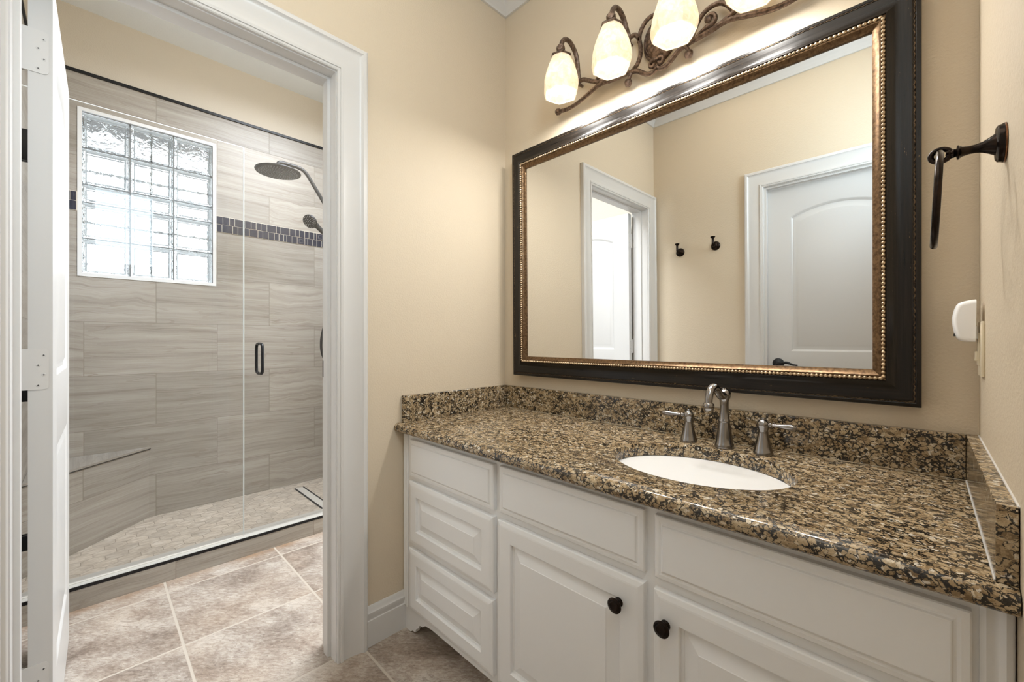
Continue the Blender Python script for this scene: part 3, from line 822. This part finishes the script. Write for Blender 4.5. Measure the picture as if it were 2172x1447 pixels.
# fluted scribe strips at both ends
for x0 in (.004, RX-.034):
    bm = bmesh.new()
    poly_extrude(bm, [(0, 0), (.030, 0), (.030, -.004), (.024, -.007), (.018, -.004), (.015, -.003), (.012, -.004), (.006, -.007), (0, -.004)], [], lambda u, v, w: (x0+u, FY+v, w), .09, .7635)
    obj('scribe_strip', bm, 'cab', van, smooth=50)
def front(bm, x0, x1, z0, z1, steps):
    L = [[(x0+i, FY-d, z0+i), (x1-i, FY-d, z0+i), (x1-i, FY-d, z1-i), (x0+i, FY-d, z1-i)] for i, d in steps]
    L.insert(0, [(x0, FY+.001, z0), (x1, FY+.001, z0), (x1, FY+.001, z1), (x0, FY+.001, z1)])
    loopsurf(bm, L, True, True)
SLAB = [(0, 0), (0, .0125), (.002, .0145), (.010, .0155), (.0145, .0145), (.0175, .0155), (.0195, .0185), (.021, .019)]
def RAISED(a, b): return [(0, 0), (0, .0135), (.002, .0155), (.012, .0185), (.016, .019), (a, .019), (a+.0015, .0172), (a+.0025, .0105), (a+.008, .0098), (a+.009, .0085), (a+b, .0170), (a+b+.0015, .0182)]
for nm, x0, x1, z0, z1, st in (('drawer', .064, .531, .607, .745, SLAB), ('drawer', .062, .531, .357, .587, RAISED(.05, .036)), ('drawer', .061, .529, .106, .334, RAISED(.05, .036)),
                               ('false_drawer_front', .557, 1.016, .611, .748, SLAB), ('false_drawer_front', 1.040, 1.4985, .612, .746, SLAB)):
    bm = bmesh.new(); front(bm, x0, x1, z0, z1, st); obj(nm, bm, 'cab', van)
for x0, x1, kx in ((.551, 1.016, .957), (1.039, 1.4985, 1.0666)):
    bm = bmesh.new(); front(bm, x0, x1, .106, .588, RAISED(.055, .038)); dd = obj('door', bm, 'cab', van)
    bm = bmesh.new()
    lathe(bm, [(.0001, 0), (.0105, 0), (.0105, .003), (.0075, .006), (.0072, .012), (.010, .015), (.0160, .0175), (.0172, .0195), (.0168, .0215), (.0135, .0235), (.0125, .0232), (.0115, .0242), (.009, .0250), (.0082, .0246), (.0001, .0262)], (kx, FY-.0188, .5235), (0, -1, 0), 32)
    obj('knob', bm, 'orb', dd, smooth=40, label='round dark bronze knob')

ct = thing('countertop', 'speckled tan and black granite worktop with an oval sink cutout', 'countertop', (RX/2, -.3, .765))
bm = bmesh.new(); EX, EY, EA, EB = 1.0283, -.3074, .2191, .1747; NS = 72; zt, zb, yf = .80, .765, -.5825
def ell(k, g, z): return [(EX+(EA*k+g)*math.cos(2*PI*i/NS), EY+(EB*k+g)*math.sin(2*PI*i/NS), z) for i in range(NS)]
def fillface(z, g):
    vs = [bm.verts.new(Vector(q)) for q in ((.0015, yf, z), (RX-.0015, yf, z), (RX-.0015, -.0015, z), (.0015, -.0015, z))]
    es = [bm.edges.new((vs[i], vs[(i+1) % 4])) for i in range(4)]
    hv = [bm.verts.new(Vector(q)) for q in ell(1, g, z)]
    es += [bm.edges.new((hv[i], hv[(i+1) % NS])) for i in range(NS)]
    bmesh.ops.triangle_fill(bm, edges=es, use_beauty=True); return vs, hv
tv, th_ = fillface(zt, .004); bv, bh = fillface(zb, 0.0)
prev = th_
for g_, z_ in ((.0012, zt-.0012), (0, zt-.004), (0, zt-.018)):
    cur = [bm.verts.new(Vector(q)) for q in ell(1, g_, z_)]
    for i in range(NS): bm.faces.new((prev[i], prev[(i+1) % NS], cur[(i+1) % NS], cur[i]))
    prev = cur
for i in range(NS): bm.faces.new((prev[i], prev[(i+1) % NS], bh[(i+1) % NS], bh[i]))
pv = (tv[0], tv[1]); rads = .0175; cap0 = [tv[0]]; cap1 = [tv[1]]
for k in range(1, 10):
    a = PI*k/10; yy = yf-rads*math.sin(a); zz = (zt+zb)/2+rads*math.cos(a)
    c_ = (bm.verts.new((.0015, yy, zz)), bm.verts.new((RX-.0015, yy, zz)))
    bm.faces.new((pv[0], pv[1], c_[1], c_[0])); pv = c_; cap0.append(c_[0]); cap1.append(c_[1])
bm.faces.new((pv[0], pv[1], bv[1], bv[0])); cap0.append(bv[0]); cap1.append(bv[1])
bm.faces.new(cap0); bm.faces.new(cap1)
for i, j in ((1, 2), (2, 3), (3, 0)): bm.faces.new((tv[i], tv[j], bv[j], bv[i]))
obj('slab', bm, 'granite', ct, smooth=35)
bp_ = thing('backsplash', 'granite backsplash strip along the wall under the mirror', 'backsplash', (RX/2, -.01, .80), 'granite splash strips')
bm = bmesh.new(); box(bm, .0215, RX-.0215, -.0205, -.001, .8005, .9035, .0012); obj('strip', bm, 'granite', bp_)
bm = bmesh.new(); box(bm, .0215, RX-.0215, -.0213, -.0200, .7998, .8010); obj('caulk_line', bm, 'almond', bp_, label='thin pale caulk line along the foot of the backsplash')
bp_ = thing('backsplash', 'granite side splash strip against the wall by the shower doorway', 'backsplash', (.011, -.28, .80), 'granite splash strips')
bm = bmesh.new(); box(bm, .001, .021, -.568, -.001, .8005, .9035, .0012); obj('strip', bm, 'granite', bp_)
bp_ = thing('backsplash', 'granite side splash strip with a cut end, below the white plug-in', 'backsplash', (RX-.011, -.28, .80), 'granite splash strips')
bm = bmesh.new(); box(bm, RX-.021, RX-.001, -.580, -.001, .8005, .9035, .0012); obj('strip', bm, 'granite', bp_)
bm = bmesh.new(); box(bm, RX-.0225, RX-.0205, -.575, -.021, .7995, .8020, .0006); box(bm, RX-.0025, RX+.0005, -.579, -.003, .9025, .9050, .0006); obj('caulk_line', bm, 'trim', bp_, label='white caulk line along the splash')

sk = thing('sink_basin', 'white oval undermount sink basin set in the granite top', 'sink', (EX, EY, .62))
bm = bmesh.new(); L = []
prof = [(1.09, .7615), (1.015, .7615), (1.0, .759), (.985, .745), (.955, .715), (.90, .68), (.80, .65), (.64, .630), (.42, .620), (.20, .616), (.10, .615)]
for k, z_ in prof: L.append(ell(k, 0, z_))
for k, z_ in prof[::-1]: L.append(ell(k+.04 if k < 1.08 else 1.09, 0, z_-.010))
loopsurf(bm, L, False); 
obj('bowl', bm, 'porcelain', sk, smooth=50)
bm = bmesh.new(); lathe(bm, [(.0001, .004), (.017, .0045), (.0215, .003), (.022, 0), (.022, -.012), (.0001, -.012)], (EX, EY, .6155), (0, 0, 1), 28); obj('drain_stopper', bm, 'pewter', sk, smooth=40)

fa = thing('faucet', 'brushed pewter three piece faucet behind the sink', 'faucet', (1.028, -.095, .80))
FYY = -.095
bm = bmesh.new()
lathe(bm, [(.0001, 0), (.0262, 0), (.0268, .004), (.0258, .010), (.0250, .013), (.0235, .016), (.0215, .035), (.0175, .062), (.0152, .076), (.0165, .078), (.0168, .081), (.0152, .084), (.0140, .088), (.0122, .110), (.0118, .125), (.0125, .138), (.0145, .146), (.0165, .149), (.0180, .155), (.0175, .163), (.0150, .169), (.0110, .172), (.0065, .1745), (.0062, .178), (.0001, .180)], (1.028, FYY, .80), (0, 0, 1), 36)
obj('spout_body', bm, 'pewter', fa, smooth=40)
bm = bmesh.new()
tube(bm, spline([(1.028, FYY-.006, .957), (1.027, FYY-.028, .957), (1.026, FYY-.045, .968), (1.025, FYY-.062, .981), (1.024, FYY-.080, .985), (1.023, FYY-.098, .976), (1.022, FYY-.107, .958), (1.022, FYY-.110, .940)], 5), [.0125, .0115, .0115, .0112, .0112, .011, .0105, .0102], 18)
lathe(bm, [(.0001, .010), (.0115, .010), (.0145, .006), (.0152, .001), (.0145, -.006), (.0118, -.0095), (.0118, -.013), (.0001, -.013)], (1.022, FYY-.110, .934), (0, .05, 1), 26)
obj('spout', bm, 'pewter', fa, smooth=45)
for hx, s in ((.923, -1), (1.130, 1)):
    bm = bmesh.new()
    lathe(bm, [(.0001, 0), (.0248, 0), (.0254, .004), (.0242, .010), (.0232, .012), (.0205, .024), (.0160, .042), (.0126, .060), (.0118, .067), (.0130, .069), (.0132, .072), (.0145, .075), (.0158, .081), (.0158, .087), (.0138, .0925), (.0095, .0962), (.0050, .0978), (.0046, .1005), (.0034, .1025), (.0001, .103)], (hx, FYY, .80), (0, 0, 1), 32)
    hb = obj('handle', bm, 'pewter', fa, smooth=40)
    bm = bmesh.new()
    dirv = Vector((s, -.28 if s < 0 else -.10, .03)).normalized()
    lathe(bm, [(.0001, .012), (.0055, .012), (.0055, .017), (.0070, .018), (.0070, .021), (.0048, .023), (.0042, .026), (.0050, .036), (.0065, .048), (.0082, .060), (.0088, .068), (.0075, .076), (.0040, .081), (.0001, .082)], (hx, FYY, .883), dirv, 20, scale=(1, 1))
    obj('lever', bm, 'pewter', hb, smooth=45)

# ------------------------------------------------------------------ framed mirror
mr = thing('wall_mirror', 'large rectangular mirror in a distressed dark frame with a gold beaded edge', 'mirror', (.77, 0, 1.468))
MX0, MX1, MZ0, MZ1 = .092, 1.4468, .9592, 1.9765
path = [(MX0, 0, MZ0), (MX1, 0, MZ0), (MX1, 0, MZ1), (MX0, 0, MZ1)]     # normal -y : inward is up for the bottom rail
Ny = (0, -1, 0)
DK = [(.004, .006), (0, .008), (0, .041), (.0015, .0435), (.009, .0450), (.0118, .0435), (.0135, .0440), (.0165, .0470), (.024, .0475), (.034, .0470), (.044, .0485), (.052, .0525), (.058, .0585), (.0610, .0600), (.0625, .0575), (.0625, .006)]
bm = bmesh.new(); sweep(bm, path, Ny, DK, closed=True)
fr = obj('frame', bm, 'frame', mr, smooth=35)
# streak direction: rail-wise uv
me = fr.data; uvl = me.uv_layers[0].data; off = ROOT[mr.name]
for p_ in me.polygons:
    for li in p_.loop_indices:
        v = me.vertices[me.loops[li].vertex_index].co+off
    cx = sum((me.vertices[i].co.x for i in p_.vertices))/4+off.x; cz = sum((me.vertices[i].co.z for i in p_.vertices))/4+off.z
    hor = min(abs(cz-MZ0), abs(cz-MZ1)) < .09 and MX0+.09 < cx < MX1-.09
    for li in p_.loop_indices:
        v = me.vertices[me.loops[li].vertex_index].co+off
        uvl[li].uv = (v.x, v.z+v.y) if hor else (v.z+3, v.x+v.y)
GL = [(.0622, .010), (.0622, .0555), (.0640, .0545), (.0695, .0545), (.0712, .0560), (.0745, .0560), (.0765, .0535), (.0840, .0490), (.0875, .0475), (.0880, .0455), (.0880, .010)]
bm = bmesh.new(); sweep(bm, path, Ny, GL, closed=True); obj('gold_lip', bm, 'gold', mr, smooth=30, label='worn gold inner lip')
bm = bmesh.new(); w = .0668; hb = .0565
cs = [Vector((MX0+w, -hb, MZ0+w)), Vector((MX1-w, -hb, MZ0+w)), Vector((MX1-w, -hb, MZ1-w)), Vector((MX0+w, -hb, MZ1-w))]
ringpts = []
for a, b_ in zip(cs, cs[1:]+cs[:1]):
    nb = round((b_-a).length/.0099); 
    for k in range(nb):
        for f_, r_ in ((0.0, .0016), (.2, .0038), (.4, .0047), (.6, .0047), (.8, .0038)): ringpts.append((a+(b_-a)*((k+f_)/nb), r_))
tube2 = [p_ for p_, r in ringpts]; rr2 = [r for p_, r in ringpts]
tube(bm, tube2, rr2, 8, closed=True, up=(0, -1, 0)); obj('bead_molding', bm, 'beadgold', mr, smooth=80, label='row of small gold beads')
bm = bmesh.new(); w = .0122; pts = []
cs = [Vector((MX0+w, -.0442, MZ0+w)), Vector((MX1-w, -.0442, MZ0+w)), Vector((MX1-w, -.0442, MZ1-w)), Vector((MX0+w, -.0442, MZ1-w))]
for a, b_ in zip(cs, cs[1:]+cs[:1]):
    d_ = (b_-a).normalized(); nin = Vector((0, -1, 0)).cross(d_); nb = int((b_-a).length/.0036)
    for k in range(nb):
        t_ = k/nb; pts.append(a+(b_-a)*t_+nin*(.0013*math.sin(k*1.75+.6*math.sin(k*.37))))
tube(bm, pts, .0013, 5, closed=True, up=(0, -1, 0)); obj('wavy_line', bm, 'rub', mr, smooth=80, label='wavy rubbed gold line near the outer edge')
bm = bmesh.new(); i_ = .084
box(bm, MX0+i_, MX1-i_, -.0422, -.0365, MZ0+i_, MZ1-i_); obj('mirror_glass', bm, 'mirror', mr, label='silvered mirror glass')
bm = bmesh.new(); box(bm, MX0+.03, MX1-.03, -.036, -.014, MZ0+.03, MZ1-.03); obj('backing_board', bm, 'dark', mr)
mr.rotation_euler = (math.radians(.5), 0, 0)

# ------------------------------------------------------------------ vanity light
SX = [.4545, .6760, .8975, 1.1190]; CX = .7868; AY = -.145
vl = thing('vanity_light', 'antique bronze scrolled wall light with four alabaster glass shades', 'wall light', (CX, 0, 2.18))
bm = bmesh.new()   # oval medallion
seg = 60; rings = []
prof = [(1.0, 0.0), (1.0, .010), (.95, .016), (.88, .018), (.84, .014), (.80, .015), (.70, .021), (.50, .026), (.30, .029), (.12, .031)]
for k, h in prof:
    ring = []
    for i in range(seg):
        a = 2*PI*i/seg; rip = .0022*math.sin(14*a+6*k) if k < .82 else 0
        ring.append(bm.verts.new((CX+.060*k*math.cos(a), -.001-h-rip, 2.180+.077*k*math.sin(a))))
    rings.append(ring)
for a, b_ in zip(rings, rings[1:]):
    for i in range(seg): bm.faces.new((a[i], a[(i+1) % seg], b_[(i+1) % seg], b_[i]))
bm.faces.new(rings[0]); bm.faces.new(rings[-1])
obj('medallion', bm, 'iron', vl, smooth=40)
def mirx(pts, s): return [(CX+s*(x-CX), y, z) for x, y, z in pts]
for s in (1, -1):
    sw = -.028
    # curves measured on one half, mirrored about the medallion
    main = [(.7868, sw, 2.078), (.775, sw, 2.064), (.752, sw, 2.0645), (.730, sw, 2.080), (.712, sw, 2.094), (.690, sw, 2.101), (.640, sw, 2.106), (.592, sw, 2.110), (.545, sw, 2.127), (.505, sw, 2.150), (.478, sw, 2.166), (.4545, sw, 2.170)]
    tail = [(.600, sw-.002, 2.109), (.551, sw-.002, 2.112), (.505, sw-.002, 2.0985), (.458, sw-.002, 2.0845), (.420, sw-.002, 2.078), (.385, sw-.002, 2.079), (.355, sw-.002, 2.085)]
    brk = [(.676, sw, 2.225), (.690, sw, 2.232), (.705, sw, 2.228), (.716, sw, 2.212), (.722, sw, 2.190), (.7245, sw, 2.165), (.722, sw, 2.140), (.710, sw, 2.118), (.692, sw, 2.104)]
    loop = [(.719, sw, 2.195), (.722, sw, 2.225), (.737, sw, 2.250), (.757, sw, 2.262), (.775, sw, 2.262), (.7868, sw, 2.257)]
    scr = [(.655, sw, 2.107), (.640, sw, 2.118), (.620, sw, 2.126), (.602, sw, 2.128), (.594, sw, 2.138), (.596, sw, 2.152), (.608, sw, 2.161), (.620, sw, 2.156), (.621, sw, 2.146), (.613, sw, 2.142)]
    arc = [(.672, sw, 2.100), (.664, sw, 2.125), (.650, sw, 2.152), (.632, sw, 2.174), (.608, sw, 2.184), (.580, sw, 2.181), (.560, sw, 2.165), (.545, sw, 2.143), (.535, sw, 2.130)]
    drop = [(.690, sw, 2.101), (.682, sw, 2.088), (.677, sw-.002, 2.072)]
    curl = [(.7868, sw-.004, 2.098), (.774, sw-.004, 2.102), (.764, sw-.004, 2.096), (.764, sw-.004, 2.084), (.774, sw-.004, 2.080), (.779, sw-.004, 2.087)]
    bm = bmesh.new()
    for pts, r in ((main, .0082), (tail, .0080), (brk, .0078), (loop, .0078), (scr, [.0065, .0072, .0072, .0065, .0055]), (arc, .0076), (drop, .0065), (curl, .0068)):
        tube(bm, spline(mirx(pts, s), 5), r, 8, up=(0, 1, 0))
    for bx, bz, br in ((.350, 2.085, .0140), (.6765, 2.066, .0145), (.613, 2.147, .0105)):
        lathe(bm, [(.0001, -br), (br*.7, -br*.7), (br, 0), (br*.7, br*.7), (.0001, br)], (CX+s*(bx-CX), sw-.002, bz), (0, 1, 0), 16)
    obj('scroll_bracket', bm, 'iron', vl, smooth=45)
HEX = 6
for x in SX:
    bm = bmesh.new()
    zb_ = 2.165 if x in (SX[0], SX[3]) else 2.222
    tube(bm, spline([(x, -.026, zb_-.012), (x, -.030, zb_+.02), (x, -.042, 2.255), (x, -.065, 2.285), (x, -.095, 2.2985), (x, -.123, 2.290), (x, -.139, 2.270), (x, AY, 2.250)], 5), .0090, 8, up=(1, 0, 0))
    tube(bm, [(x, -.004, zb_-.006), (x, -.03, zb_-.006)], .006, 8)
    lathe(bm, [(.0001, -.015), (.011, -.013), (.0165, -.005), (.0165, .005), (.011, .013), (.0001, .015)], (x, AY-.002, 2.243), (.5, -1, 0), 14)
    lathe(bm, [(.0001, .018), (.014, .016), (.015, 0), (.0001, -.001)], (x, AY, 2.217), (0, 0, 1), 16)
    obj('lamp_arm', bm, 'iron', vl, smooth=45)
    bm = bmesh.new()
    lathe(bm, [(.0001, .009), (.014, .0085), (.0390, .001), (.0425, -.004), (.0412, -.009), (.036, -.009), (.0001, -.006)], (x, AY, 2.214), (0, 0, 1), HEX, ref=(1, .25, 0))
    obj('shade_cap', bm, 'iron', vl)
    bm = bmesh.new()
    A = [(.0365, 2.208), (.0435, 2.194), (.0530, 2.172), (.0615, 2.148), (.0680, 2.124), (.0715, 2.104), (.0720, 2.092), (.0700, 2.078), (.0655, 2.064)]
    rg = []
    for r, z_ in A+[(r-.0035, z_+(.0005 if r == .0655 else 0)) for r, z_ in A[::-1]]:
        rg.append([])
        for k in range(HEX):
            for q_ in range(4):      # facets slightly rounded
                a0 = 2*PI*k/HEX+.25; t_ = q_/4; a1 = a0+2*PI/HEX
                p0 = Vector((math.cos(a0), math.sin(a0))); p1 = Vector((math.cos(a1), math.sin(a1)))
                pf = p0.lerp(p1, t_); pr = pf.normalized(); rnd_ = .55 if z_ > 2.11 else .22
                pp = pf.lerp(pr, rnd_)*r
                rg[-1].append((x+pp.x, AY+pp.y, z_))
    loopsurf(bm, rg, False)
    sh = obj('lamp_shade', bm, 'shade', vl, smooth=28, label='mottled alabaster glass shade')
    bm = bmesh.new()
    lathe(bm, [(.0001, -.030), (.016, -.0255), (.026, -.015), (.0298, 0), (.027, .013), (.019, .027), (.0135, .040), (.0130, .052), (.0001, .053)], (x, AY, 2.122), (0, 0, 1), 18)
    obj('light_bulb', bm, 'bulb', sh, smooth=60)
    ld = bpy.data.lights.new('lamp_light', 'AREA'); ld.shape = 'DISK'; ld.size = .105; ld.energy = LAMP_W; ld.color = LAMP_C
    lo = bpy.data.objects.new('lamp_light', ld); lo.location = (x, AY, 2.068); COL.objects.link(lo)

# ------------------------------------------------------------------ right wall: towel ring, outlet, plug-in
TY, TZ = -.445, 1.42
tr = thing('towel_ring', 'dark bronze towel ring on the wall beside the mirror', 'towel ring', (RX, TY, TZ))
bm = bmesh.new()
lathe(bm, [(.0001, 0), (.0285, 0), (.0290, .003), (.0278, .005), (.0270, .0085), (.0240, .0105), (.0001, .0105)], (RX, TY, TZ), (-1, 0, 0), 36)
bs = obj('base_plate', bm, 'orb', tr, smooth=40)
bm = bmesh.new(); lathe(bm, [(.0278, 0), (.0292, .0008), (.0292, .0022), (.0278, .0030)], (RX, TY, TZ), (-1, 0, 0), 36); obj('copper_rim', bm, 'copper', bs, smooth=60, label='worn copper rim')
bm = bmesh.new()
lathe(bm, [(.0001, .009), (.0165, .009), (.0155, .012), (.0115, .018), (.0082, .024), (.0066, .031), (.0064, .038), (.0078, .045), (.0102, .0485), (.0112, .0490), (.0112, .0510), (.0075, .0515), (.0058, .0525), (.0072, .0550), (.0058, .0580), (.0072, .0605), (.0060, .0630), (.0001, .064)], (RX, TY, TZ), (-1, 0, 0), 28)
# loop that carries the ring
tube(bm, [(RX-.0695+.0115*math.cos(a), TY, TZ+.001+.0100*math.sin(a)) for a in [2*PI*k/20 for k in range(20)]], .0040, 10, closed=True)
obj('post', bm, 'orb', tr, smooth=45)
bm = bmesh.new(); Rg = .0735; pts = []
for k in range(48):
    a = 2*PI*k/48; zz = -Rg+Rg*math.cos(a)
    pts.append((RX-.0695-.001+zz*.045, TY+Rg*math.sin(a), TZ+.002+zz))
tube(bm, pts, .0049, 12, closed=True); obj('ring', bm, 'orb', tr, smooth=80)

ol = thing('wall_outlet', 'almond wall outlet beside the vanity, under the white plug-in', 'outlet', (RX, -.102, 1.10))
bm = bmesh.new(); box(bm, RX-.0062, RX-.0002, -.137, -.067, 1.044, 1.1585, .0022); obj('cover_plate', bm, 'almond', ol, smooth=45)
bm = bmesh.new(); box(bm, RX-.0090, RX-.0055, -.1185, -.0855, 1.067, 1.135, .001); box(bm, RX-.0125, RX-.0085, -.116, -.088, 1.076, 1.096, .0012); obj('receptacle', bm, 'almond', ol, smooth=45)
af = thing('plug_in_freshener', 'rounded white plug-in unit sticking out of the wall outlet', 'plug-in', (RX-.01, -.102, 1.16))
bm = bmesh.new()
sp = [(1.5285, 1.2052), (1.5128, 1.2025), (1.5010, 1.1955), (1.4955, 1.1750), (1.4945, 1.1590), (1.4975, 1.1370), (1.5030, 1.1215), (1.5150, 1.1165), (1.5275, 1.1160)]
cxx = 1.5285
sp = [(p_.x, p_.y) for p_ in spline([(u, v, 0) for u, v in sp], 4)]
L = []
for yy, k in ((-.128, .80), (-.1275, .90), (-.124, .965), (-.118, 1.0), (-.086, 1.0), (-.080, .965), (-.0765, .90), (-.076, .80)):
    L.append([(cxx+(u-cxx)*k, yy, 1.160+(v-1.160)*k) for u, v in sp])
loopsurf(bm, L, True, True); obj('housing', bm, 'plastic', af, smooth=50)
bm = bmesh.new(); box(bm, 1.5265, RX-.0085, -.116, -.088, 1.122, 1.150, .002); obj('plug_body', bm, 'plastic', af)
bm = bmesh.new(); box(bm, 1.4965, 1.4995, -.108, -.096, 1.128, 1.134, .001); obj('vent_slot', bm, 'dark', af)

# ------------------------------------------------------------------ robe hooks on the rear wall
def hook(name, x, z, label):
    h = thing(name, label, 'hook', (x, RY, z), group='robe hooks on the rear wall')
    bm = bmesh.new()
    lathe(bm, [(.0001, 0), (.030, 0), (.0305, .004), (.0285, .008), (.022, .011), (.015, .013), (.0095, .018), (.0085, .026), (.0001, .028)], (x, RY, z), (0, 1, 0), 32)
    obj('base_plate', bm, 'orb', h, smooth=40)
    bm = bmesh.new()
    tube(bm, spline([(x, RY+.020, z-.002), (x, RY+.040, z-.006), (x, RY+.052, z+.004), (x, RY+.055, z+.022), (x, RY+.055, z+.040)], 5), [.0085, .0080, .0078, .0072, .0070], 14)
    lathe(bm, [(.0001, -.006), (.0070, -.006), (.0085, 0), (.0155, .008), (.0160, .0105), (.011, .0135), (.0001, .0145)], (x, RY+.055, z+.044), (0, 0, 1), 24)
    obj('prong', bm, 'orb', h, smooth=45)
hook('robe_hook', .1985, 1.722, 'dark bronze robe hook in the mirror, nearer the open shower room doorway')
hook('robe_hook', .4400, 1.732, 'dark bronze robe hook in the mirror, nearer the closed door')
